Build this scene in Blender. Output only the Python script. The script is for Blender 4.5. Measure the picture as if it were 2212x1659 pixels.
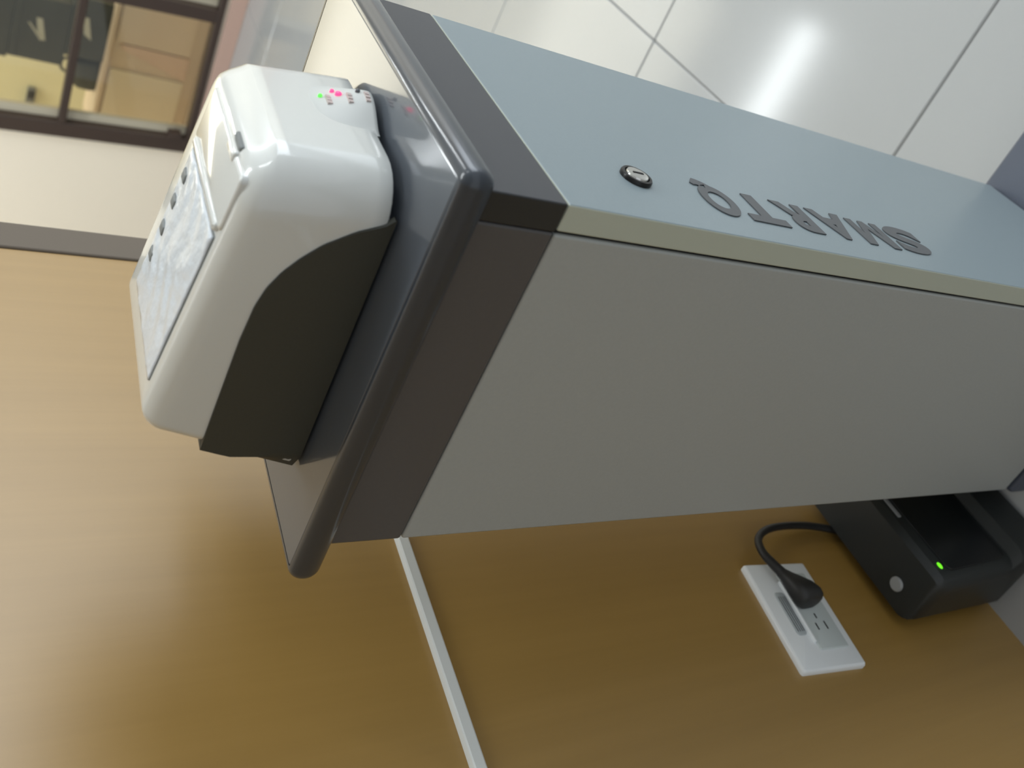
import bpy, bmesh, math, random
from mathutils import Vector, Matrix
random.seed(4)
PI = math.pi
for o in list(bpy.data.objects):
    bpy.data.objects.remove(o, do_unlink=True)
SC = bpy.context.scene
COL = SC.collection

# ---------------------------------------------------------------- scale
S = 0.65                 # metres per modelling unit
FL = -1.196              # floor level in modelling units (collar bottom of the kiosk = 0)
def P(x, y, z): return Vector((x * S, y * S, (z - FL) * S))

# ---------------------------------------------------------------- camera
CAM = (-0.5205316, -0.27726779, 0.39560495)
R = [[-0.4319648, -0.4345244, -0.7903132], [-0.5895716, 0.799175, -0.1171521], [0.682504, 0.4153407, -0.6013987]]
F = 1922.855; PX = 1318.242; PY = 547.900
cd = bpy.data.cameras.new('camera'); co = bpy.data.objects.new('camera', cd); COL.objects.link(co)
rx, ry, rz = [Vector(r) for r in R]
m = Matrix((rx, -ry, -rz)).transposed().to_4x4()
m.translation = P(*CAM); co.matrix_world = m
cd.sensor_width = 36.0; cd.lens = 36.0 * F / 2212.0
cd.shift_x = (1106 - PX) / 2212.0; cd.shift_y = (PY - 829.5) / 2212.0
cd.clip_start = 0.02; cd.clip_end = 60
cd.dof.use_dof = True; cd.dof.focus_distance = 0.62; cd.dof.aperture_fstop = 8.0
SC.camera = co

# ---------------------------------------------------------------- world, lamps, exposure
SC.view_settings.view_transform = 'Standard'; SC.view_settings.look = 'None'
SC.view_settings.gamma = 1.0; SC.view_settings.use_curve_mapping = False
SC.view_settings.exposure = 0.0
w = bpy.data.worlds.new('room_light'); SC.world = w; w.use_nodes = True
w.node_tree.nodes['Background'].inputs[0].default_value = (0.90, 0.95, 1.0, 1)
w.node_tree.nodes['Background'].inputs[1].default_value = 0.78
CEIL = 3.10
def lamp(name, x, y, z, sx, sy, power, color, rot=(0, 0, 0)):
    l = bpy.data.lights.new(name, 'AREA'); l.shape = 'RECTANGLE'
    l.size = sx * S; l.size_y = sy * S; l.energy = power; l.color = color
    o = bpy.data.objects.new(name, l); COL.objects.link(o)
    o.location = P(x, y, z); o.rotation_euler = rot
    return o
COOL = (0.93, 0.98, 1.0); WARM = (1.0, 0.94, 0.83)
TUBES_AND_FILL = [(5.1, 1.15, 10), (1.5, -0.5, 19), (1.6, -3.6, 10), (4.8, -2.6, 28), (4.3, 4.3, 26)]  # first assumed from the floor streak, others added unseen; last brightens the cream far wall
for tx, ty, tp in TUBES_AND_FILL:
    lamp('tube_and_fill_light', tx, ty, CEIL - 0.16, 0.20, 1.15 if ty == 1.15 else 1.85, tp, COOL)
lamp('assumed_office_light', 7.95, 2.4, CEIL - 0.06, 3.0, 3.6, 62, WARM)  # assumed, unseen light panel, sized so the kiosk plate mirrors it
# unseen area light added as assumed daylight for the wood sheen; no entrance built
lamp('assumed_daylight', 3.75, -5.15, 0.35, 4.5, 2.5, 76, (0.84, 0.92, 1.0), (math.radians(90), 0, 0))

# ---------------------------------------------------------------- materials
def mat(name, col, rough=0.5, metal=0.0, spec=0.5, coat=0.0, bump=None, noise=None, emit=None, trans=None, coat_rough=0.05):
    m_ = bpy.data.materials.new(name); m_.use_nodes = True
    nt = m_.node_tree; b = nt.nodes['Principled BSDF']
    b.inputs['Base Color'].default_value = (*col, 1)
    b.inputs['Roughness'].default_value = rough; b.inputs['Metallic'].default_value = metal
    b.inputs['Specular IOR Level'].default_value = spec
    b.inputs['Coat Weight'].default_value = coat; b.inputs['Coat Roughness'].default_value = coat_rough
    tc = nt.nodes.new('ShaderNodeTexCoord')
    if noise:                                   # (scale, amount) fine colour mottling
        n = nt.nodes.new('ShaderNodeTexNoise'); n.inputs['Scale'].default_value = noise[0]; n.inputs['Detail'].default_value = 4
        r = nt.nodes.new('ShaderNodeValToRGB')
        a = noise[1]
        r.color_ramp.elements[0].color = (*[c * (1 - a) for c in col], 1)
        r.color_ramp.elements[1].color = (*[min(1, c * (1 + a)) for c in col], 1)
        nt.links.new(tc.outputs['Object'], n.inputs['Vector']); nt.links.new(n.outputs['Fac'], r.inputs['Fac'])
        nt.links.new(r.outputs['Color'], b.inputs['Base Color'])
    if bump:                                    # (scale, strength, distance)
        n = nt.nodes.new('ShaderNodeTexNoise'); n.inputs['Scale'].default_value = bump[0]; n.inputs['Detail'].default_value = 3
        bp = nt.nodes.new('ShaderNodeBump'); bp.inputs['Strength'].default_value = bump[1]; bp.inputs['Distance'].default_value = bump[2]
        nt.links.new(tc.outputs['Object'], n.inputs['Vector']); nt.links.new(n.outputs['Fac'], bp.inputs['Height'])
        nt.links.new(bp.outputs['Normal'], b.inputs['Normal'])
    if emit:
        b.inputs['Emission Color'].default_value = (*emit[0], 1); b.inputs['Emission Strength'].default_value = emit[1]
    if trans:
        b.inputs['Transmission Weight'].default_value = trans
    return m_

def wood_mat():
    m_ = bpy.data.materials.new('wood_laminate'); m_.use_nodes = True
    nt = m_.node_tree; b = nt.nodes['Principled BSDF']
    tc = nt.nodes.new('ShaderNodeTexCoord')
    def stretched(sx, sy, sz, scale, detail, rough=0.6):
        mp = nt.nodes.new('ShaderNodeMapping'); mp.inputs['Scale'].default_value = (sx, sy, sz)
        n = nt.nodes.new('ShaderNodeTexNoise'); n.inputs['Scale'].default_value = scale
        n.inputs['Detail'].default_value = detail; n.inputs['Roughness'].default_value = rough
        nt.links.new(tc.outputs['Object'], mp.inputs['Vector']); nt.links.new(mp.outputs['Vector'], n.inputs['Vector'])
        return n
    n1 = stretched(1, 1, 0.05, 14, 5); n2 = stretched(1, 1, 0.03, 90, 3); n3 = stretched(1, 1, 0.2, 3, 2)
    r = nt.nodes.new('ShaderNodeValToRGB')
    e = r.color_ramp.elements
    e[0].position = 0.25; e[0].color = (0.300, 0.172, 0.034, 1)
    e[1].position = 0.75; e[1].color = (0.385, 0.228, 0.056, 1)
    mx = nt.nodes.new('ShaderNodeMath'); mx.operation = 'MULTIPLY_ADD'; mx.inputs[1].default_value = 0.35; 
    mx2 = nt.nodes.new('ShaderNodeMath'); mx2.operation = 'MULTIPLY_ADD'; mx2.inputs[1].default_value = 0.25
    s1 = nt.nodes.new('ShaderNodeMath'); s1.operation = 'MULTIPLY'; s1.inputs[1].default_value = 0.45
    nt.links.new(n1.outputs['Fac'], s1.inputs[0])
    nt.links.new(n2.outputs['Fac'], mx.inputs[0]); nt.links.new(s1.outputs[0], mx.inputs[2])
    nt.links.new(n3.outputs['Fac'], mx2.inputs[0]); nt.links.new(mx.outputs[0], mx2.inputs[2])
    nt.links.new(mx2.outputs[0], r.inputs['Fac']); nt.links.new(r.outputs['Color'], b.inputs['Base Color'])
    b.inputs['Roughness'].default_value = 0.40; b.inputs['Specular IOR Level'].default_value = 0.8
    b.inputs['Coat Weight'].default_value = 0.45; b.inputs['Coat Roughness'].default_value = 0.38
    return m_

def brushed_plate_mat():
    m_ = mat('plate_lacquer', (0.085, 0.098, 0.118), 0.45, 0.0, 0.15, coat=1.0, coat_rough=0.11)
    m_.node_tree.nodes['Principled BSDF'].inputs['Coat IOR'].default_value = 1.6
    nt = m_.node_tree; b = nt.nodes['Principled BSDF']
    tc = nt.nodes.new('ShaderNodeTexCoord'); mp = nt.nodes.new('ShaderNodeMapping'); mp.inputs['Scale'].default_value = (8, 160, 60)
    n = nt.nodes.new('ShaderNodeTexNoise'); n.inputs['Scale'].default_value = 6; n.inputs['Detail'].default_value = 2
    bp = nt.nodes.new('ShaderNodeBump'); bp.inputs['Strength'].default_value = 0.06; bp.inputs['Distance'].default_value = 0.0006
    nt.links.new(tc.outputs['Object'], mp.inputs['Vector']); nt.links.new(mp.outputs['Vector'], n.inputs['Vector'])
    nt.links.new(n.outputs['Fac'], bp.inputs['Height']); nt.links.new(bp.outputs['Normal'], b.inputs['Normal'])
    return m_

M = dict(
    wood=wood_mat(),
    tile=mat('glazed_tile', (0.41, 0.42, 0.42), 0.13, noise=(2.0, 0.03), spec=0.5),
    grout=mat('grout', (0.20, 0.20, 0.195), 0.9),
    cream=mat('cream_paint', (0.90, 0.81, 0.67), 0.7, bump=(60, 0.1, 0.002)),
    pink=mat('pink_skirting', (0.56, 0.38, 0.31), 0.5),
    post=mat('edge_post', (0.165, 0.138, 0.110), 0.7, spec=0.2),
    frame=mat('window_frame_paint', (0.045, 0.026, 0.018), 0.4),
    ceil=mat('ceiling_paint', (0.78, 0.79, 0.78), 0.8),
    blue=mat('front_panel_paint', (0.235, 0.287, 0.307), 0.36, noise=(400, 0.04)),
    body=mat('side_panel_paint', (0.385, 0.405, 0.395), 0.42, noise=(400, 0.05)),
    edge=mat('panel_edge_paint', (0.49, 0.53, 0.45), 0.4),
    collar=mat('collar_paint', (0.088, 0.085, 0.086), 0.4, noise=(400, 0.06)),
    collar_face=mat('collar_paint_dimmed', (0.068, 0.070, 0.076), 0.42, spec=0.3),  # collar paint darkened on the front to offset the stronger light there
    collar_dark=mat('collar_edge_paint', (0.022, 0.024, 0.024), 0.45),
    plate=brushed_plate_mat(),
    band=mat('band_plastic', (0.024, 0.032, 0.044), 0.4, spec=0.3, coat=0.8, coat_rough=0.12),
    base=mat('plinth_paint', (0.075, 0.088, 0.12), 0.4),
    black=mat('black_gap', (0.008, 0.008, 0.008), 0.8),
    letter=mat('letter_vinyl', (0.095, 0.10, 0.105), 0.5),
    chrome=mat('chrome', (0.62, 0.62, 0.60), 0.16, 1.0),
    lockblack=mat('lock_ring', (0.02, 0.02, 0.02), 0.3, 0.6),
    white=mat('printer_plastic', (0.66, 0.675, 0.645), 0.22, coat=0.8, coat_rough=0.05),
    bulge=mat('bulge_plastic', (0.60, 0.615, 0.59), 0.5, spec=0.3),
    char=mat('charcoal_plastic', (0.040, 0.042, 0.034), 0.5, noise=(900, 0.15)),
    rubber=mat('rubber', (0.012, 0.012, 0.012), 0.8),
    film=mat('crinkled_film', (0.68, 0.74, 0.80), 0.28, coat=0.4, coat_rough=0.15, bump=(70, 0.5, 0.003)),
    bezel=mat('display_surround', (0.66, 0.675, 0.65), 0.2, coat=0.8),
    button=mat('grey_button', (0.16, 0.175, 0.175), 0.45),
    print_red=mat('red_print', (0.58, 0.49, 0.46), 0.4),
    led_g=mat('green_led', (0.1, 0.6, 0.1), 0.3, emit=((0.15, 1.0, 0.08), 0.8)),
    led_r=mat('red_led', (0.7, 0.05, 0.1), 0.3, emit=((1.0, 0.05, 0.20), 1.6)),
    led_off=mat('unlit_led', (0.10, 0.11, 0.12), 0.3),
    ups_led=mat('lime_led', (0.2, 0.8, 0.05), 0.3, emit=((0.16, 1.0, 0.01), 1.1)),
    plastic_white=mat('outlet_plastic', (0.84, 0.87, 0.88), 0.3),
    insert=mat('outlet_insert', (0.58, 0.63, 0.62), 0.35),
    label_grey=mat('outlet_label', (0.44, 0.48, 0.49), 0.4, noise=(300, 0.08)),
    trunk=mat('trunking_plastic', (0.70, 0.72, 0.70), 0.38),
    upsm=mat('ups_plastic', (0.015, 0.018, 0.0175), 0.42, noise=(500, 0.1)),
    upsd=mat('ups_front_plastic', (0.006, 0.0075, 0.008), 0.3),
    upsl=mat('ups_label', (0.30, 0.31, 0.31), 0.4),
    cable=mat('cable_rubber', (0.020, 0.019, 0.018), 0.5),
    office=mat('office_wall_paint', (0.66, 0.60, 0.44), 0.7),
    office2=mat('office_partition_paint', (0.74, 0.74, 0.52), 0.7),
    tan=mat('tan_laminate', (0.72, 0.60, 0.45), 0.5),
    peach=mat('peach_laminate', (0.72, 0.54, 0.41), 0.5),
    pale=mat('pale_laminate', (0.78, 0.71, 0.55), 0.5),
    ebox=mat('dark_carton', (0.045, 0.050, 0.036), 0.6, noise=(8, 0.3)),
    mark=mat('pale_mark', (0.55, 0.55, 0.45), 0.5),
)
def glass_mat():
    m_ = bpy.data.materials.new('clear_glass'); m_.use_nodes = True
    nt = m_.node_tree; nt.nodes.remove(nt.nodes['Principled BSDF'])
    t = nt.nodes.new('ShaderNodeBsdfTransparent'); t.inputs[0].default_value = (0.95, 0.96, 0.93, 1)
    g = nt.nodes.new('ShaderNodeBsdfGlossy'); g.inputs['Roughness'].default_value = 0.02
    fz = nt.nodes.new('ShaderNodeFresnel'); fz.inputs['IOR'].default_value = 1.45
    mx = nt.nodes.new('ShaderNodeMixShader')
    nt.links.new(fz.outputs[0], mx.inputs[0]); nt.links.new(t.outputs[0], mx.inputs[1]); nt.links.new(g.outputs[0], mx.inputs[2])
    nt.links.new(mx.outputs[0], nt.nodes['Material Output'].inputs['Surface'])
    return m_
M['glass'] = glass_mat()

# ---------------------------------------------------------------- mesh helpers (modelling units in, metres out)
ORIGIN = [Vector((0, 0, 0))]
def tag(o, label=None, cat=None, group=None, kind=None):
    if label: o['label'] = label
    if cat: o['category'] = cat
    if group: o['group'] = group
    if kind: o['kind'] = kind
    return o
def thing(name, loc, label, cat, group=None):
    o = bpy.data.objects.new(name, None); COL.objects.link(o)
    o.empty_display_size = 0.05
    o.location = P(*loc); ORIGIN[0] = P(*loc)
    return tag(o, label, cat, group)
def link(name, bm, material, parent=None, smooth=False, origin=None, bevel=0, seg=2, angle=35):
    """bmesh in modelling units -> one mesh object"""
    og = origin if origin is not None else (ORIGIN[0] if parent is not None else Vector((0, 0, 0)))
    bmesh.ops.recalc_face_normals(bm, faces=bm.faces[:])
    for v in bm.verts: v.co = P(*v.co) - og
    me = bpy.data.meshes.new(name); bm.to_mesh(me); bm.free()
    ms = material if isinstance(material, (list, tuple)) else [material]
    for x in ms: me.materials.append(x)
    o = bpy.data.objects.new(name, me); COL.objects.link(o)
    if parent is not None: o.parent = parent
    elif origin is not None: o.location = origin
    if smooth or bevel:
        for p in me.polygons: p.use_smooth = True
    if bevel:
        bv = o.modifiers.new('bevel', 'BEVEL'); bv.width = bevel * S; bv.segments = seg; bv.limit_method = 'ANGLE'; bv.angle_limit = math.radians(30)
        bv.harden_normals = True
    elif smooth:
        me.set_sharp_from_angle(angle=math.radians(angle))
    return o
def box(bm, x0, x1, y0, y1, z0, z1, mi=0):
    vs = [bm.verts.new((x, y, z)) for z in (z0, z1) for y in (y0, y1) for x in (x0, x1)]
    for q in ((0, 2, 3, 1), (4, 5, 7, 6), (0, 1, 5, 4), (2, 6, 7, 3), (0, 4, 6, 2), (1, 3, 7, 5)):
        f_ = bm.faces.new([vs[i] for i in q]); f_.material_index = mi
    return vs
def bx(*a):
    bm = bmesh.new(); box(bm, *a); return bm
def rrect(x0, x1, y0, y1, r, n=6):
    """rounded rectangle outline, r = (radius at x0y0, x1y0, x1y1, x0y1)"""
    if not isinstance(r, (list, tuple)): r = (r,) * 4
    out = []
    for (cx, cy, rr, a0) in ((x0 + r[0], y0 + r[0], r[0], PI), (x1 - r[1], y0 + r[1], r[1], 1.5 * PI),
                             (x1 - r[2], y1 - r[2], r[2], 0), (x0 + r[3], y1 - r[3], r[3], PI / 2)):
        for i in range(n + 1):
            a = a0 + PI / 2 * i / n
            out.append((cx + rr * math.cos(a), cy + rr * math.sin(a)))
    return out
def loft(bm, rings, cap0=True, cap1=True):
    vr = [[bm.verts.new(p) for p in r] for r in rings]
    n = len(vr[0])
    for a, b in zip(vr[:-1], vr[1:]):
        for i in range(n):
            bm.faces.new((a[i], a[(i + 1) % n], b[(i + 1) % n], b[i]))
    if cap0: bm.faces.new(vr[0][::-1])
    if cap1: bm.faces.new(vr[-1])
    return vr
def tube(bm, pts, r, n=10):
    """round tube along a Catmull-Rom path; r may be a number or a list"""
    P_ = [Vector(p) for p in pts]; path = []; rad = []
    k = len(P_); rr = r if isinstance(r, (list, tuple)) else [r] * k
    for i in range(k - 1):
        p0 = P_[max(i - 1, 0)]; p1 = P_[i]; p2 = P_[i + 1]; p3 = P_[min(i + 2, k - 1)]
        for s in range(8):
            t = s / 8
            path.append(0.5 * ((2 * p1) + (p2 - p0) * t + (2 * p0 - 5 * p1 + 4 * p2 - p3) * t * t + (3 * p1 - p0 - 3 * p2 + p3) * t ** 3))
            rad.append(rr[i] + (rr[i + 1] - rr[i]) * t)
    path.append(P_[-1]); rad.append(rr[-1])
    rings = []; up = Vector((0.3, 0.9, 0.2))
    for i, p in enumerate(path):
        d = (path[min(i + 1, len(path) - 1)] - path[max(i - 1, 0)]).normalized()
        u = d.cross(up).normalized(); v = d.cross(u)
        rings.append([p + (u * math.cos(2 * PI * j / n) + v * math.sin(2 * PI * j / n)) * rad[i] for j in range(n)])
    loft(bm, rings)
def disc_y(bm, cx, cz, rings_, n=32):
    """revolve about the Y axis through (cx, cz): rings_ = [(radius, y), ...]"""
    loft(bm, [[(cx + r * math.cos(2 * PI * i / n), y, cz + r * math.sin(2 * PI * i / n)) for i in range(n)] for r, y in rings_])

# ================================================================ SETTING
W = 0.37511; D = 0.40; H = 1.14561
FLZ = FL
# floor: a grout bed with separate glazed tiles
bm = bx(-5.0, 6.1, -5.2, 5.6, FL - 0.06, FL - 0.004)
floor = link('floor', bm, M['grout'], origin=P(0, 0, FL)); tag(floor, kind='structure')
T = 0.93; X0 = 0.635; Y0 = 0.25; g = 0.0016
bm = bmesh.new()
rg = [[(x, y, FL + dz) for x, y in rrect(g + i_, T - g - i_, g + i_, T - g - i_, 0.004, 1)] for i_, dz in ((0, -0.02), (0, -0.003), (0.003, 0.0))]
loft(bm, rg)
for v in bm.verts: v.co = P(*v.co) - P(0, 0, FL)
tme = bpy.data.meshes.new('floor_tile'); bm.to_mesh(tme); bm.free(); tme.materials.append(M['tile'])
for i in range(-5, 5):
    for j in range(-5, 5):
        o = bpy.data.objects.new('floor_tile', tme); COL.objects.link(o); o.parent = floor
        o.location = ((X0 + i * T) * S, (Y0 + j * T) * S, 0)
o_edge = []
i = 5                                           # last row, cut where it meets the far wall
bm = bmesh.new(); xe = 6.1 - (X0 + i * T)
loft(bm, [[(x, y, FL + dz) for x, y in rrect(g + q, xe - g - q, g + q, T - g - q, 0.004, 1)] for q, dz in ((0, -0.02), (0, -0.003), (0.003, 0.0))])
for v in bm.verts: v.co = P(*v.co) - P(0, 0, FL)
tme2 = bpy.data.meshes.new('floor_tile'); bm.to_mesh(tme2); bm.free(); tme2.materials.append(M['tile'])
for j in range(-5, 5):
    o = bpy.data.objects.new('floor_tile', tme2); COL.objects.link(o); o.parent = floor
    o.location = ((X0 + i * T) * S, (Y0 + j * T) * S, 0)

WY = 0.605
tag(link('wall_left', bx(-5.0, 0.703, WY, WY + 0.05, FL, CEIL), M['wood'], origin=P(0, WY, FL)), kind='structure')
tag(link('trim_1', bx(0.7035, 0.765, WY - 0.004, WY + 0.054, FL, CEIL), M['post'], origin=P(0.73, WY, FL), bevel=0.004), kind='structure')
tag(link('ceiling', bx(-5.0, 9.6, -5.2, 5.6, CEIL, CEIL + 0.06), M['ceil'], origin=P(0, 0, CEIL)), kind='structure')
tag(link('wall_back', bx(0.765, 9.6, 5.6, 5.7, FL, CEIL), M['cream'], origin=P(3, 5.6, FL)), kind='structure')

# far wall with its window (frame sits a little out of true, as in the photograph)
XW = 6.1; TH = 0.16; tilt = math.radians(3.2)
cyw, czw = 2.85, -0.45
def rt(y, z):
    dy, dz = y - cyw, z - czw
    return (cyw + dy * math.cos(tilt) + dz * math.sin(tilt), czw + dz * math.cos(tilt) - dy * math.sin(tilt) * 0.3)
WIN = (0.55, 3.43, -1.075, 3.0)                 # outer frame y0 y1 z0 z1
def quadring(bm, outer, inner, x0, x1):
    for a in range(4):
        b = (a + 1) % 4
        for x in (x0, x1):
            bm.faces.new([bm.verts.new((x, *q)) for q in (outer[a], outer[b], inner[b], inner[a])])
        for L in (outer, inner):
            bm.faces.new([bm.verts.new(q) for q in ((x0, *L[a]), (x0, *L[b]), (x1, *L[b]), (x1, *L[a]))])
    bmesh.ops.remove_doubles(bm, verts=bm.verts[:], dist=1e-5)
def winq(y0, y1, z0, z1): return [rt(y0, z0), rt(y1, z0), rt(y1, z1), rt(y0, z1)]
bm = bmesh.new()
quadring(bm, [(-5.2, FL), (5.6, FL), (5.6, CEIL), (-5.2, CEIL)], winq(*WIN), XW, XW + TH)
wall_right = tag(link('wall_right', bm, M['cream'], origin=P(XW, 0, FL)), kind='structure')
tag(link('baseboard_right', bx(XW - 0.028, XW - 0.001, -5.2, 5.6, FL, -1.087), M['pink'], origin=P(XW, 0, FL), bevel=0.004), kind='structure')

ORIGIN[0] = P(XW, cyw, czw)
win = bpy.data.objects.new('window_1', None); COL.objects.link(win); win.location = ORIGIN[0]; win['kind'] = 'structure'
def bar(name, y0, y1, z0, z1, x0=XW - 0.03, x1=XW + 0.10, mt='frame', bev=0.006):
    bm = bmesh.new(); q = winq(y0, y1, z0, z1)
    loft(bm, [[(x0, *p) for p in q], [(x1, *p) for p in q]])
    return link(name, bm, M[mt], win, bevel=bev)
FW = 0.10
bar('frame_jamb', WIN[1] - 0.115, WIN[1], WIN[2], WIN[3])
bar('frame_jamb', WIN[0], WIN[0] + FW, WIN[2], WIN[3])
bar('frame_sill', WIN[0] + FW, WIN[1] - 0.115, WIN[2], WIN[2] + 0.045)
bar('frame_head', WIN[0] + FW, WIN[1] - 0.115, WIN[3] - FW, WIN[3])
MY = (2.235, 2.335); TZ = (-0.240, -0.190)
bar('frame_mullion', MY[0], MY[1], WIN[2] + 0.045, TZ[0])
bar('frame_transom', WIN[0] + FW, WIN[1] - 0.115, *TZ)
bar('frame_latch', WIN[1] - 0.165, WIN[1] - 0.115, -0.99, -0.90, XW - 0.05, XW + 0.03)
for y0, y1, z0, z1 in ((WIN[0] + FW, MY[0], WIN[2] + 0.045, TZ[0]), (MY[1], WIN[1] - 0.115, WIN[2] + 0.045, TZ[0]), (WIN[0] + FW, WIN[1] - 0.115, TZ[1], WIN[3] - FW)):
        bar('glazing_bead', y1 - 0.075, y1, z0, z1, XW + 0.05, XW + 0.075, 'pale', 0.003)
        bar('pane', y0, y1 - 0.075, z0, z1, XW + 0.030, XW + 0.036, 'glass', 0)

# room beyond the glass
tag(link('floor', bx(XW + TH, 9.6, -1.0, 5.6, FL - 0.06, FL), M['tan'], origin=P(8, 2, FL)), kind='structure')
tag(link('wall_beyond', bx(9.5, 9.6, -1.0, 5.6, FL, CEIL), M['office'], origin=P(9.5, 2, FL)), kind='structure')
tag(link('wall_beyond_side', bx(XW + TH, 9.5, -1.1, -1.0, FL, CEIL), M['office'], origin=P(8, -1, FL)), kind='structure')
# storage counter with dark cartons
ct = thing('storage_counter', (7.35, 2.85, FL), 'tan storage counter behind the window carrying dark cartons', 'counter')
link('carcass', bx(7.02, 7.65, 2.05, 3.95, FL, -0.54), M['tan'], ct, bevel=0.01)
link('counter_top', bx(6.98, 7.68, 2.02, 3.98, -0.539, -0.50), M['tan'], ct, bevel=0.01)
for y0, y1, mt in ((2.07, 2.62, 'pale'), (2.64, 3.02, 'tan'), (3.26, 3.90, 'pale')):
    link('door_panel', bx(7.0, 7.019, y0, y1, FL + 0.09, -0.56), M[mt], ct, bevel=0.004)
bm = bmesh.new()
loft(bm, [[(x, 3.03, -0.60), (x, 3.07, -0.60), (x, 3.24, FL + 0.09), (x, 3.03, FL + 0.09)] for x in (6.995, 7.019)])
link('side_gusset', bm, M['peach'], ct, bevel=0.003)
for i, (y0, y1, z0, z1, lab) in enumerate(((2.74, 3.24, -0.499, -0.235, 'dark carton with a pale slanted mark resting on the tan counter, lowest of the stack'),
                                           (2.82, 3.34, -0.234, 0.130, 'dark carton with a broad pale slanted mark, middle of the stack behind the window'),
                                           (2.86, 3.36, 0.131, 0.420, 'plain dark carton at the top of the stack behind the window'))):
    e_ = thing('carton', (7.25, (y0 + y1) / 2, z0), lab, 'carton', 'dark cartons stacked behind the window')
    link('box_body', bx(7.02, 7.50, y0, y1, z0, z1), M['ebox'], e_, bevel=0.006)
    link('lid_flap', bx(7.012, 7.0195, y0 + 0.01, y1 - 0.01, z1 - 0.05, z1 - 0.004), M['ebox'], e_, bevel=0.002)
    if i < 2:
        yc = (y0 + y1) / 2; zc = (z0 + z1) / 2 - (0.0 if i else -0.02)
        bm = bmesh.new()
        loft(bm, [[(x, yc - 0.10, zc + 0.035), (x, yc - 0.10, zc - 0.005), (x, yc + 0.08, zc - 0.045), (x, yc + 0.04, zc + 0.01)] for x in (7.013, 7.0195)])
        link('pale_mark', bm, M['mark'], e_)
        if i:
            bm = bmesh.new()
            loft(bm, [[(x, yc - 0.05, zc + 0.085), (x, yc - 0.05, zc + 0.07), (x, yc + 0.075, zc - 0.03), (x, yc + 0.08, zc - 0.01)] for x in (7.013, 7.0195)])
            link('pale_mark', bm, M['mark'], e_)
bg = thing('dark_bag', (7.2, 3.42, -0.50), 'small dark bag on the tan counter beside the lowest carton', 'bag')
bm = bmesh.new()
loft(bm, [[(x, y, z) for x, y in rrect(7.08 + q, 7.36 - q, 3.28 + q, 3.56 - q, 0.06 - q * 0.5)] for q, z in ((0.01, -0.50), (0, -0.46), (0.005, -0.38), (0.03, -0.33), (0.06, -0.31))])
link('bag_body', bm, M['ebox'], bg, smooth=True)
bm = bmesh.new(); tube(bm, [(7.22, 3.34, -0.32), (7.22, 3.37, -0.25), (7.22, 3.45, -0.25), (7.22, 3.49, -0.32)], 0.012)
link('handle', bm, M['ebox'], bg, smooth=True)
pt = thing('office_partition', (8.7, 4.6, FL), 'yellowish green partition panel standing further back in the room behind the window', 'partition')
link('partition_panel', bx(8.66, 8.74, 3.95, 5.55, FL, 0.55), M['office2'], pt, bevel=0.01)
link('partition_cap', bx(8.64, 8.76, 3.93, 5.57, 0.551, 0.60), M['tan'], pt, bevel=0.008)
ph = thing('wall_handset', (8.64, 4.52, -0.17), 'small dark handset fixed to the yellowish partition behind the window', 'handset')
link('handset_body', bx(8.60, 8.659, 4.40, 4.64, -0.205, -0.135), M['button'], ph, bevel=0.012)
link('cradle', bx(8.585, 8.5995, 4.42, 4.50, -0.200, -0.140), M['black'], ph, bevel=0.004)

# ================================================================ KIOSK
k = thing('ticket_kiosk', (W / 2, D / 2, FL), 'tall narrow grey and slate kiosk pillar with dark overhanging top, lettered SMARTQ on its front', 'kiosk')
link('plinth', bx(-0.006, W + 0.018, -0.30, D + 0.004, FL, -H), M['base'], k, bevel=0.008)
link('plinth_gap', bx(0.006, W - 0.006, 0.006, D - 0.006, -H - 0.002, -H + 0.012), M['black'], k)
bm = bx(0, W, 0.0295, D, -H + 0.010, -0.001)
link('side_shell', bm, M['body'], k, bevel=0.003)
bm = bmesh.new(); box(bm, 0, W, 0, 0.0265, -H + 0.010, -0.001)
for f_ in bm.faces:
    if f_.calc_center_median().y > 0.001: f_.material_index = 1
fp = link('front_panel', bm, [M['blue'], M['edge']], k, bevel=0.002)
link('panel_seam', bx(0.004, W - 0.004, 0.0262, 0.0297, -H + 0.012, -0.002), M['black'], k)
CZ = 0.0785
link('collar', bx(0, W, 0.0285, D, 0, CZ), M['collar'], k, bevel=0.003)
bm = bmesh.new(); box(bm, 0, W, 0, 0.028, 0, CZ)
for f_ in bm.faces:
    if abs(f_.normal.x) > 0.5 or f_.calc_center_median().x < 0.001: f_.material_index = 1
link('collar_front', bm, [M['collar_face'], M['collar_dark']], k, bevel=0.002)
# top plate with a bull-nosed edge
ov = 0.0215; ob = 0.026; zt = 0.106; zb = CZ; rr_ = (zt - zb) / 2; zm = (zt + zb) / 2; rx_ = 0.0100
rings = []
def plate_ring(ins, z): return [(x, y, z) for x, y in rrect(-ov + ins, W + ov - ins, -ov + ins, D + ob - ins, max(0.013 - ins * 0.8, 0.003), 6)]
for i in range(15):
    a = -PI / 2 + PI * i / 14
    rings.append(plate_ring(rx_ * (1 - math.cos(a)), zm + rr_ * math.sin(a)))
rings.append(plate_ring(0.0118, zt)); rings.append(plate_ring(0.0120, zt - 0.004)); rings.append(plate_ring(0.0120, zb)); rings.append(rings[0])
bm = bmesh.new(); loft(bm, rings, False, False); bmesh.ops.remove_doubles(bm, verts=bm.verts[:], dist=1e-6)
eb = link('edge_band', bm, M['band'], k, smooth=True, angle=50); eb['label'] = 'rounded charcoal edge band'
bm = bmesh.new(); loft(bm, [plate_ring(0.0125, zb), plate_ring(0.0125, zt - 0.0006), plate_ring(0.0131, zt - 0.0001)])
link('top_plate', bm, M['plate'], k)
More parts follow.
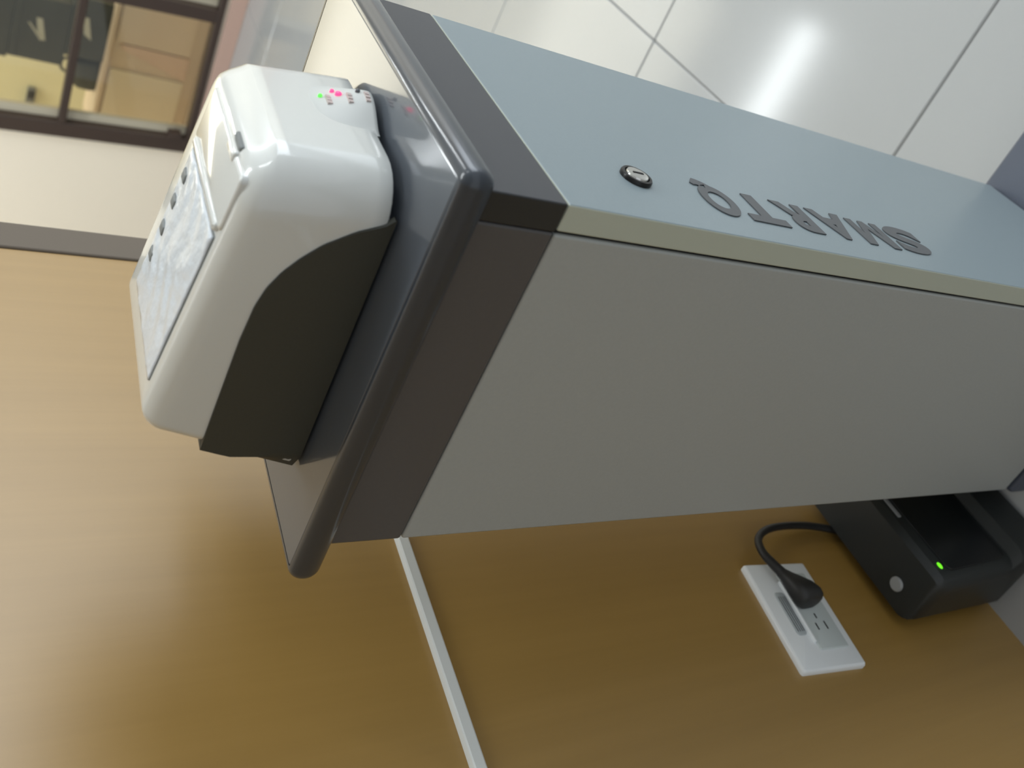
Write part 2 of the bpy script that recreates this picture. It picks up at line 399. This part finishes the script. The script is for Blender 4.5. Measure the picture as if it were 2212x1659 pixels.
# lock
lx, lz = 0.0745, -0.1115
bm = bmesh.new(); disc_y(bm, lx, lz, [(0.0165, 0.001), (0.0165, -0.003), (0.0155, -0.0045), (0.0130, -0.0045), (0.0125, -0.002), (0.0125, 0.001)])
lk = link('lock', bm, M['lockblack'], fp, smooth=True); lk['label'] = 'round cam lock with black ring and chrome core'
bm = bmesh.new(); disc_y(bm, lx, lz, [(0.0122, 0.001), (0.0122, -0.0035), (0.0110, -0.0055), (0.0060, -0.0062), (0.0, -0.0062)][:4])
box(bm, lx - 0.0012, lx + 0.0012, -0.0066, -0.006, lz - 0.006, lz + 0.006, 1)
link('lock_core', bm, [M['chrome'], M['black']], fp, smooth=True)
# lettering: reads upward along the front panel
def text_mesh(body, name, material, parent, x_base, x_top, z0, z1, y, depth=0.0012, bold=0.02, space=1.0):
    cu = bpy.data.curves.new('lettering', 'FONT'); cu.body = body; cu.size = 1; cu.offset = bold; cu.space_character = space
    ob = bpy.data.objects.new('lettering', cu); COL.objects.link(ob)
    dg = bpy.context.evaluated_depsgraph_get(); me = bpy.data.meshes.new_from_object(ob.evaluated_get(dg))
    bpy.data.objects.remove(ob, do_unlink=True)
    bm = bmesh.new(); bm.from_mesh(me); bpy.data.meshes.remove(me)
    lo = min(v.co.x for v in bm.verts); hi = max(v.co.x for v in bm.verts)
    # cap height from the letters without the tail of the Q
    cap = 0.0
    cap = max(v.co.y for v in bm.verts)
    bmesh.ops.remove_doubles(bm, verts=bm.verts[:], dist=1e-5)
    r = bmesh.ops.extrude_face_region(bm, geom=bm.faces[:])
    for v in [e_ for e_ in r['geom'] if isinstance(e_, bmesh.types.BMVert)]: v.co.z = 1.0
    for v in bm.verts:
        t = (v.co.x - lo) / (hi - lo); u = v.co.y / cap; d = v.co.z
        v.co = (x_base + (x_top - x_base) * u, y - depth * d, z0 + (z1 - z0) * t)
    for f_ in bm.faces: f_.smooth = False
    return link(name, bm, material, parent)
for ch, z0_, z1_ in (('S', -0.558, -0.494), ('A', -0.419, -0.361), ('R', -0.351, -0.303), ('T', -0.297, -0.241), ('Q', -0.234, -0.190)):
    text_mesh(ch, 'letter', M['letter'], fp, 0.0877, 0.0365, z0_, z1_, -0.0002, bold=0.045)
bm = bmesh.new()                                 # the M, drawn as one outline
mz = lambda t: -0.487 + 0.059 * t
mu = lambda u: 0.0877 - (0.0877 - 0.0365) * u
for q in ([(0, 0), (0.21, 0), (0.21, 1), (0, 1)], [(0.79, 0), (1, 0), (1, 1), (0.79, 1)],
          [(0.21, 0.56), (0.42, 0), (0.5, 0), (0.5, 0.30), (0.24, 1), (0.21, 1)], [(0.5, 0), (0.58, 0), (0.79, 0.56), (0.79, 1), (0.76, 1), (0.5, 0.30)]):
    loft(bm, [[(mu(u), y, mz(t)) for t, u in q] for y in (-0.0002, -0.0014)])
link('letter', bm, M['letter'], fp)

# ================================================================ TICKET PRINTER
pz = 0.106
p = thing('ticket_printer', (0.15, 0.19, pz), 'white and charcoal desktop ticket printer with red and green lights standing on the kiosk top', 'printer')
PB = 0.1135
def ztop(y): return 0.2215 + 0.105 * (y - 0.045)
def bounds(z, d=0.0):
    t = (z - PB)
    xl = 0.0475 + 0.03 * t + d
    xr = 0.258 - 0.11 * t - d
    yf = 0.036 + 0.05 * t + d
    yb = 0.347 - 0.33 * t - d
    return xl, xr, yf, yb
def pring(z_of, d, n=8, cham=None):
    """ring at inset d whose height is z_of(y)"""
    out = []
    zz = z_of(0.19)
    xl, xr, yf, yb = bounds(zz, d)
    r = [max(q - d, 0.004) for q in (0.046, 0.034, 0.014, 0.014)]
    base = rrect(xl, xr, yf, yb, r, n)
    for x, y in base:
        z = z_of(y)
        if cham is not None and y < 0.12:            # flat front chamfer with two crisp edges instead of the soft shoulder
            wgt = max(0.0, min(1.0, (x - 0.062) / 0.02)) * max(0.0, min(1.0, (0.06 - y) / 0.012))
            z = z * (1 - wgt) + (ztop(y) - fil + fil * cham) * wgt
        # apply the draft for this point's own height
        a = bounds(zz, d); b = bounds(z, d)
        fx = (x - a[0]) / (a[1] - a[0]); fy = (y - a[2]) / (a[3] - a[2])
        out.append((b[0] + fx * (b[1] - b[0]), b[2] + fy * (b[3] - b[2]), z))
    return out
fil = 0.019
rings = []
for t in (0, 0.02, 0.15, 0.3, 0.45, 0.6, 0.75, 0.9, 1.0):
    rings.append(pring(lambda y: PB + t * (ztop(y) - fil - PB), 0.002 if t == 0 else 0))
for i in range(1, 8):
    a = PI / 2 * i / 7
    rings.append(pring(lambda y: ztop(y) - fil + fil * math.sin(a), fil * (1 - math.cos(a)), cham=min(1.0, max(0.0, (1 - math.cos(a)) * 1.12))))
for d in (0.03, 0.045, 0.06, 0.08):
    rings.append(pring(ztop, d))
bm = bmesh.new(); loft(bm, rings)
cover = link('cover', bm, M['white'], p, smooth=True, angle=60)
# charcoal lower housing: wraps the left side, the back and the right side, its upper edge sweeping down to the front
def curve(y):
    pts = [(0.066, PB - 0.0035), (0.073, 0.1165), (0.083, 0.137), (0.099, 0.158), (0.114, 0.171), (0.129, 0.181), (0.146, 0.1885), (0.165, 0.1925), (0.20, 0.195), (0.40, 0.198)]
    if y <= pts[0][0]: return pts[0][1]
    for (a, b), (c, d_) in zip(pts[:-1], pts[1:]):
        if y <= c: return b + (d_ - b) * (y - a) / (c - a)
    return pts[-1][1]
bm = bmesh.new()
off = -0.0022
# left side from front to back, along the back, right side from back to front
path = []
ys = [0.0665 + (0.330 - 0.0665) * (i / 60) ** 1.4 for i in range(61)]
for y in ys: path.append(('L', y))
nb = 24
for i in range(1, nb): path.append(('B', i / nb))
for y in reversed(ys): path.append(('R', y))
def housing_pt(kind, v, z, d):
    xl, xr, yf, yb = bounds(z, d)
    if kind == 'L':
        fy = min(v, yb)
        fx = xl
        
        return (fx, fy - (0.0 if v < 0.3 else 0), z)
    if kind == 'R': return (xr, min(v, yb), z)
    return (xl + (xr - xl) * v, yb, z)
cols = []
NZ = 10
for kind, v in path:
    yy = v if kind != 'B' else 0.33
    zc = curve(yy)
    o_ = []; i_ = []
    for j in range(NZ + 1):
        z = PB - 0.004 + (zc - PB + 0.004) * j / NZ
        o_.append(bm.verts.new(housing_pt(kind, v, z, off)))
    for j in (NZ, 0):
        z = PB - 0.004 + (zc - PB + 0.004) * j / NZ
        i_.append(bm.verts.new(housing_pt(kind, v, z, 0.004)))
    cols.append(o_ + i_)
n = len(cols[0])
for a, b in zip(cols[:-1], cols[1:]):
    for j in range(n):
        try: bm.faces.new((a[j], b[j], b[(j + 1) % n], a[(j + 1) % n]))
        except ValueError: pass
bmesh.ops.remove_doubles(bm, verts=bm.verts[:], dist=1e-5)
hs = link('lower_housing', bm, M['char'], p, smooth=True, angle=40); hs['label'] = 'charcoal plastic lower housing'
link('bottom_tray', bx(0.062, 0.235, 0.06, 0.33, PB - 0.003, PB + 0.004), M['char'], p)
for x, y in ((0.075, 0.085), (0.215, 0.075), (0.075, 0.315), (0.215, 0.315)):
    bm = bmesh.new(); n = 14
    loft(bm, [[(x + r * math.cos(2 * PI * i / n), y + r * math.sin(2 * PI * i / n), z) for i in range(n)] for r, z in ((0.0085, pz), (0.009, PB - 0.002))])
    link('foot', bm, M['rubber'], p)
# raised panels on the sloping top
def pad(name, x0, x1, y0, y1, h0, h1, r, material, parent, skew=0.0, seg=5, bulge=0.0):
    bm = bmesh.new(); e_ = min(0.003, (h1 - h0))
    rs = []
    for ins, h in ((0, h0), (0, h1 - e_ * 0.6), (e_ * 0.4, h1 - e_ * 0.15), (e_, h1)):
        rs.append([(x + skew * (y - y0), y, ztop(y) + h) for x, y in rrect(x0 + ins, x1 - ins, y0 + ins, y1 - ins, max(r - ins, 0.0015), seg)])
    loft(bm, rs)
    return link(name, bm, material, parent, smooth=True, angle=50)
pad('paper_cover', 0.066, 0.214, 0.062, 0.112, -0.004, 0.0022, 0.006, M['bezel'], p)
lat = pad('cover_latch', 0.098, 0.124, 0.060, 0.069, -0.002, 0.0038, 0.002, M['bezel'], p)
pad('latch_gap', 0.098, 0.124, 0.0545, 0.0600, -0.002, 0.0012, 0.001, M['button'], p)
pad('cover_ridge', 0.073, 0.206, 0.1085, 0.1165, -0.004, 0.0042, 0.0030, M['bezel'], p)
pad('display_surround', 0.0705, 0.206, 0.1185, 0.268, -0.004, 0.0012, 0.003, M['button'], p)  # dark pad rimming the film, its shadow line put in as colour
# crinkled film over the display
bm = bmesh.new(); NX, NY = 40, 46; grid = []
for j in range(NY + 1):
    row = []
    for i in range(NX + 1):
        x = 0.0725 + (0.205 - 0.0725) * i / NX; y = 0.1205 + (0.2665 - 0.1205) * j / NY
        e_ = min(i, NX - i, j, NY - j)
        h = 0.0017 + (0.0 if e_ == 0 else 0.0010 * (0.5 + 0.5 * math.sin(i * 0.55 + j * 0.23 + 2.1 * math.sin(j * 0.21))) + 0.0006 * random.random())
        row.append(bm.verts.new((x, y, ztop(y) + h)))
    grid.append(row)
for j in range(NY):
    for i in range(NX):
        bm.faces.new((grid[j][i], grid[j][i + 1], grid[j + 1][i + 1], grid[j + 1][i]))
low = []
fl_ = link('display_film', bm, M['film'], p, smooth=True, angle=180); fl_['label'] = 'wrinkled pale blue protective film'
sm = fl_.modifiers.new('thickness', 'SOLIDIFY'); sm.thickness = 0.0008; sm.offset = -1
for y in (0.142, 0.169, 0.197, 0.226):
    b_ = pad('key', 0.1850, 0.2000, y - 0.0055, y + 0.0055, 0.001, 0.0036, 0.0008, M['button'], p)
    b_['label'] = 'small grey key beside the display'
# indicator bulge on the front
def yfront(z): return bounds(z)[2]
def bulge(x, z):
    u = (x - 0.176) / (0.036 if x > 0.176 else 0.046)
    v = (z - PB) / 0.066
    if abs(u) >= 1 or v >= 1: return 0.0
    return 0.0145 * (0.5 + 0.5 * math.cos(PI * u)) ** 0.7 * (0.5 + 0.5 * math.cos(PI * max(v, 0))) ** 1.5
bm = bmesh.new(); NX, NZ2 = 36, 26; grid = []
for j in range(NZ2 + 1):
    z = PB - 0.002 + 0.082 * j / NZ2
    grid.append([bm.verts.new((0.128 + 0.086 * i / NX, yfront(z) + 0.0012 - bulge(0.128 + 0.086 * i / NX, max(z, PB)), z)) for i in range(NX + 1)])
for j in range(NZ2):
    for i in range(NX):
        bm.faces.new((grid[j][i], grid[j][i + 1], grid[j + 1][i + 1], grid[j + 1][i]))
back = [bm.verts.new((0.128 + 0.086 * i / NX, 0.045, PB - 0.002)) for i in range(NX + 1)]
for i in range(NX): bm.faces.new((grid[0][i + 1], grid[0][i], back[i], back[i + 1]))
link('indicator_bulge', bm, M['bulge'], p, smooth=True, angle=180)
def led(x, z, r, material, name, label):
    y = yfront(z) - bulge(x, z)
    bm = bmesh.new(); disc_y(bm, x, z, [(r, y + 0.003), (r, y - 0.0006), (r * 0.6, y - 0.0014), (r * 0.2, y - 0.0016)], 14)
    o = link(name, bm, material, p, smooth=True); o['label'] = label; return o
led(0.178, 0.1525, 0.0018, M['led_g'], 'indicator_light', 'lit green indicator light')
led(0.1775, 0.1385, 0.0027, M['led_r'], 'indicator_light', 'lit red indicator light')
led(0.1845, 0.1420, 0.0018, M['led_r'], 'indicator_light', 'small lit pink-red indicator dot')
led(0.179, 0.1230, 0.0020, M['led_off'], 'indicator_light', 'unlit dark indicator')
for x, z in ((0.170, 0.1470), (0.1685, 0.1310), (0.170, 0.1165)):
    bm = bmesh.new()
    for q in range(3):
        xx = x - 0.006 + q * 0.0045
        y = yfront(z) - bulge(xx, z)
        box(bm, xx, xx + 0.0044, y - 0.00025, y + 0.004, z - 0.002, z + 0.002)
    link('printed_caption', bm, M['print_red'], p)

# ================================================================ WALL FITTINGS
t_ = thing('cable_trunking', (-1.2, WY, -0.116), 'thin white plastic cable trunking running level across the wooden wall', 'trunking')
for nm, prof in (('trunking_base', [(0, -0.0072), (-0.004, -0.0072), (-0.004, 0.0072), (0, 0.0072)]),
                 ('trunking_lid', [(-0.0042, -0.0078), (-0.0095, -0.0072), (-0.0105, -0.0055), (-0.0105, 0.0055), (-0.0095, 0.0072), (-0.0042, 0.0078)])):
    bm = bmesh.new()
    loft(bm, [[(x, WY + a, -0.1190 + b) for a, b in prof] for x in (-3.0, 0.32)])
    link(nm, bm, M['trunk'], t_)

oc = (-0.0455, WY, -0.717)
o_ = thing('wall_outlet', oc, 'white plastic wall socket plate mounted slightly crooked low on the wooden wall', 'outlet')
o_.rotation_euler = (0, math.radians(4.6), 0)
hw, hh = 0.0915, 0.0665
def yplate(name, x0, x1, z0, z1, y0, y1, r, material, parent, e_=0.002, seg=4):
    """rounded slab on the wall, given relative to the plate centre; y0 back, y1 front"""
    bm = bmesh.new()
    rs = []
    for ins, y in ((0, y0), (0, y1 + e_), (e_ * 0.4, y1 + e_ * 0.3), (e_, y1)):
        rs.append([(oc[0] + x, WY + y, oc[2] + z) for x, z in rrect(x0 + ins, x1 - ins, z0 + ins, z1 - ins, max(r - ins, 0.001), seg)])
    loft(bm, rs)
    return link(name, bm, material, parent, smooth=True, angle=50)
pl = yplate('cover_plate', -hw, hw, -hh, hh, 0, -0.010, 0.005, M['plastic_white'], o_, 0.004)
yplate('face_insert', -0.062, 0.070, -0.050, 0.012, -0.008, -0.0125, 0.004, M['insert'], o_)
yplate('label_strip', -0.036, 0.038, 0.018, 0.039, -0.008, -0.0112, 0.006, M['label_grey'], o_, 0.0012)
for zc_ in (0.0345, 0.0300, 0.0255, 0.0215):
    yplate('printed_line', -0.030, 0.030, zc_ - 0.0007, zc_ + 0.0007, -0.0105, -0.01145, 0.0003, M['led_off'], o_, 0.0002, 1)
yplate('ridge', -0.050, 0.056, 0.0125, 0.0165, -0.008, -0.0150, 0.0015, M['plastic_white'], o_, 0.001)
for x0, x1, z0, z1 in ((-0.031, -0.019, -0.0095, -0.0065), (-0.031, -0.017, -0.029, -0.026), (-0.012, -0.003, -0.0185, -0.0155)):
    yplate('socket_slot', x0, x1, z0, z1, -0.009, -0.0128, 0.001, M['black'], o_, 0.0003)

c_ = thing('plugged_lead', (0.0, WY - 0.03, -0.735), 'black power lead plugged into the white wall socket, arching behind the black unit', 'power lead')
py0 = WY - 0.0135
bm = bmesh.new(); prev = []
# (x, z centre, half height, y back, y front)
PS = [(-0.0415, -0.7265, 0.0150, 0.5905, 0.571), (-0.0405, -0.7262, 0.0205, 0.5912, 0.565), (-0.0365, -0.7253, 0.0245, 0.5915, 0.561),
      (-0.029, -0.7235, 0.0255, 0.5915, 0.558), (-0.016, -0.7195, 0.0225, 0.590, 0.559), (-0.003, -0.7140, 0.0160, 0.5875, 0.563),
      (0.008, -0.7085, 0.0110, 0.5855, 0.567), (0.016, -0.7040, 0.0088, 0.5845, 0.569)]
for x, zc, h_, y1, y0 in PS:
    prev.append([(x, y, z) for y, z in rrect(y0, y1, zc - h_, zc + h_, min((y1 - y0), 2 * h_) * 0.42, 5)])
loft(bm, prev)
link('plug', bm, M['cable'], c_, smooth=True, angle=60)
for z in (-0.716, -0.736):
    link('prong', bx(-0.033, -0.021, 0.5890, 0.5955, z - 0.0014, z + 0.0014), M['chrome'], c_)
bm = bmesh.new()
tube(bm, [(0.014, 0.5768, -0.7050), (0.032, 0.5765, -0.6975), (0.058, 0.577, -0.6930), (0.084, 0.580, -0.7080), (0.103, 0.586, -0.7480), (0.111, 0.592, -0.8050),
          (0.108, 0.5955, -0.8700), (0.096, 0.597, -0.9250), (0.080, 0.597, -0.9800), (0.07, 0.597, -1.06), (0.06, 0.597, -1.12)],
     [0.0085, 0.0075, 0.0065, 0.0065, 0.0065, 0.0065, 0.0065, 0.0065, 0.0065, 0.0065, 0.0065])
link('cord', bm, M['cable'], c_, smooth=True, angle=80)

# ================================================================ POWER UNIT ON THE FLOOR
u_ = thing('power_backup_unit', (0.02, 0.51, FL), 'black box-shaped backup power unit with a green light on the floor behind the kiosk', 'power unit')
UX0, UX1 = -0.105, 0.185
def ups_sec(ins):
    return [(0.587 - ins, FL + 0.012 + ins), (0.587 - ins, -0.908 - ins), (0.492 + ins, -0.908 - ins), (0.482 + ins, -0.918 - ins), (0.466 + ins, -1.108), (0.446 + ins, -1.118), (0.432 + ins, FL + 0.012 + ins)]
bm = bmesh.new()
loft(bm, [[(x, y, z) for y, z in ups_sec(i)] for x, i in ((UX0, 0.024), (UX0 + 0.003, 0.013), (UX0 + 0.009, 0.0055), (UX0 + 0.016, 0.0018), (UX0 + 0.024, 0), (UX1 - 0.024, 0), (UX1 - 0.009, 0.0055), (UX1, 0.024))])
ub = link('case', bm, M['upsm'], u_, smooth=True, angle=28)
def ufy(z): return 0.482 + (0.466 - 0.482) * (z + 0.918) / (-1.108 + 0.918)
bm = bmesh.new()
loft(bm, [[(x, ufy(z) - d, z) for x, z in rrect(-0.085, 0.165, -1.098, -0.940, 0.012)] for d in (-0.004, 0.0022)])
link('front_fascia', bm, M['upsd'], u_, bevel=0.001)
bm = bmesh.new(); zz = -0.930
disc_y(bm, -0.0725, zz, [(0.0035, ufy(zz) + 0.002), (0.0035, ufy(zz) - 0.001), (0.002, ufy(zz) - 0.0022)], 12)
for v in bm.verts: v.co.x = -0.0725 + (v.co.x + 0.0725) * 1.7
q = link('power_light', bm, M['ups_led'], u_, smooth=True); q['label'] = 'glowing lime green power light'
bm = bmesh.new(); loft(bm, [[(x, ufy(-0.93) - d, z) for x, z in rrect(0.025, 0.110, -0.9345, -0.9265, 0.002)] for d in (-0.003, 0.0015)])
q = link('label_strip', bm, M['upsl'], u_); q['label'] = 'thin pale grey strip on the black front'
bm = bmesh.new(); n_ = 20
loft(bm, [[(-0.050 + r * math.cos(2 * PI * i / n_), 0.552 + r * math.sin(2 * PI * i / n_), z) for i in range(n_)] for r, z in ((0.012, -0.910), (0.012, -0.906), (0.010, -0.9035))])
q = link('power_button', bm, M['upsl'], u_, smooth=True); q['label'] = 'pale grey round button on the top'
for x in (-0.08, 0.16):
    for y in (0.455, 0.565):
        bm = bmesh.new(); n_ = 12
        loft(bm, [[(x + 0.011 * math.cos(2 * PI * i / n_), y + 0.011 * math.sin(2 * PI * i / n_), z) for i in range(n_)] for z in (FL, FL + 0.014)])
        link('foot', bm, M['rubber'], u_)
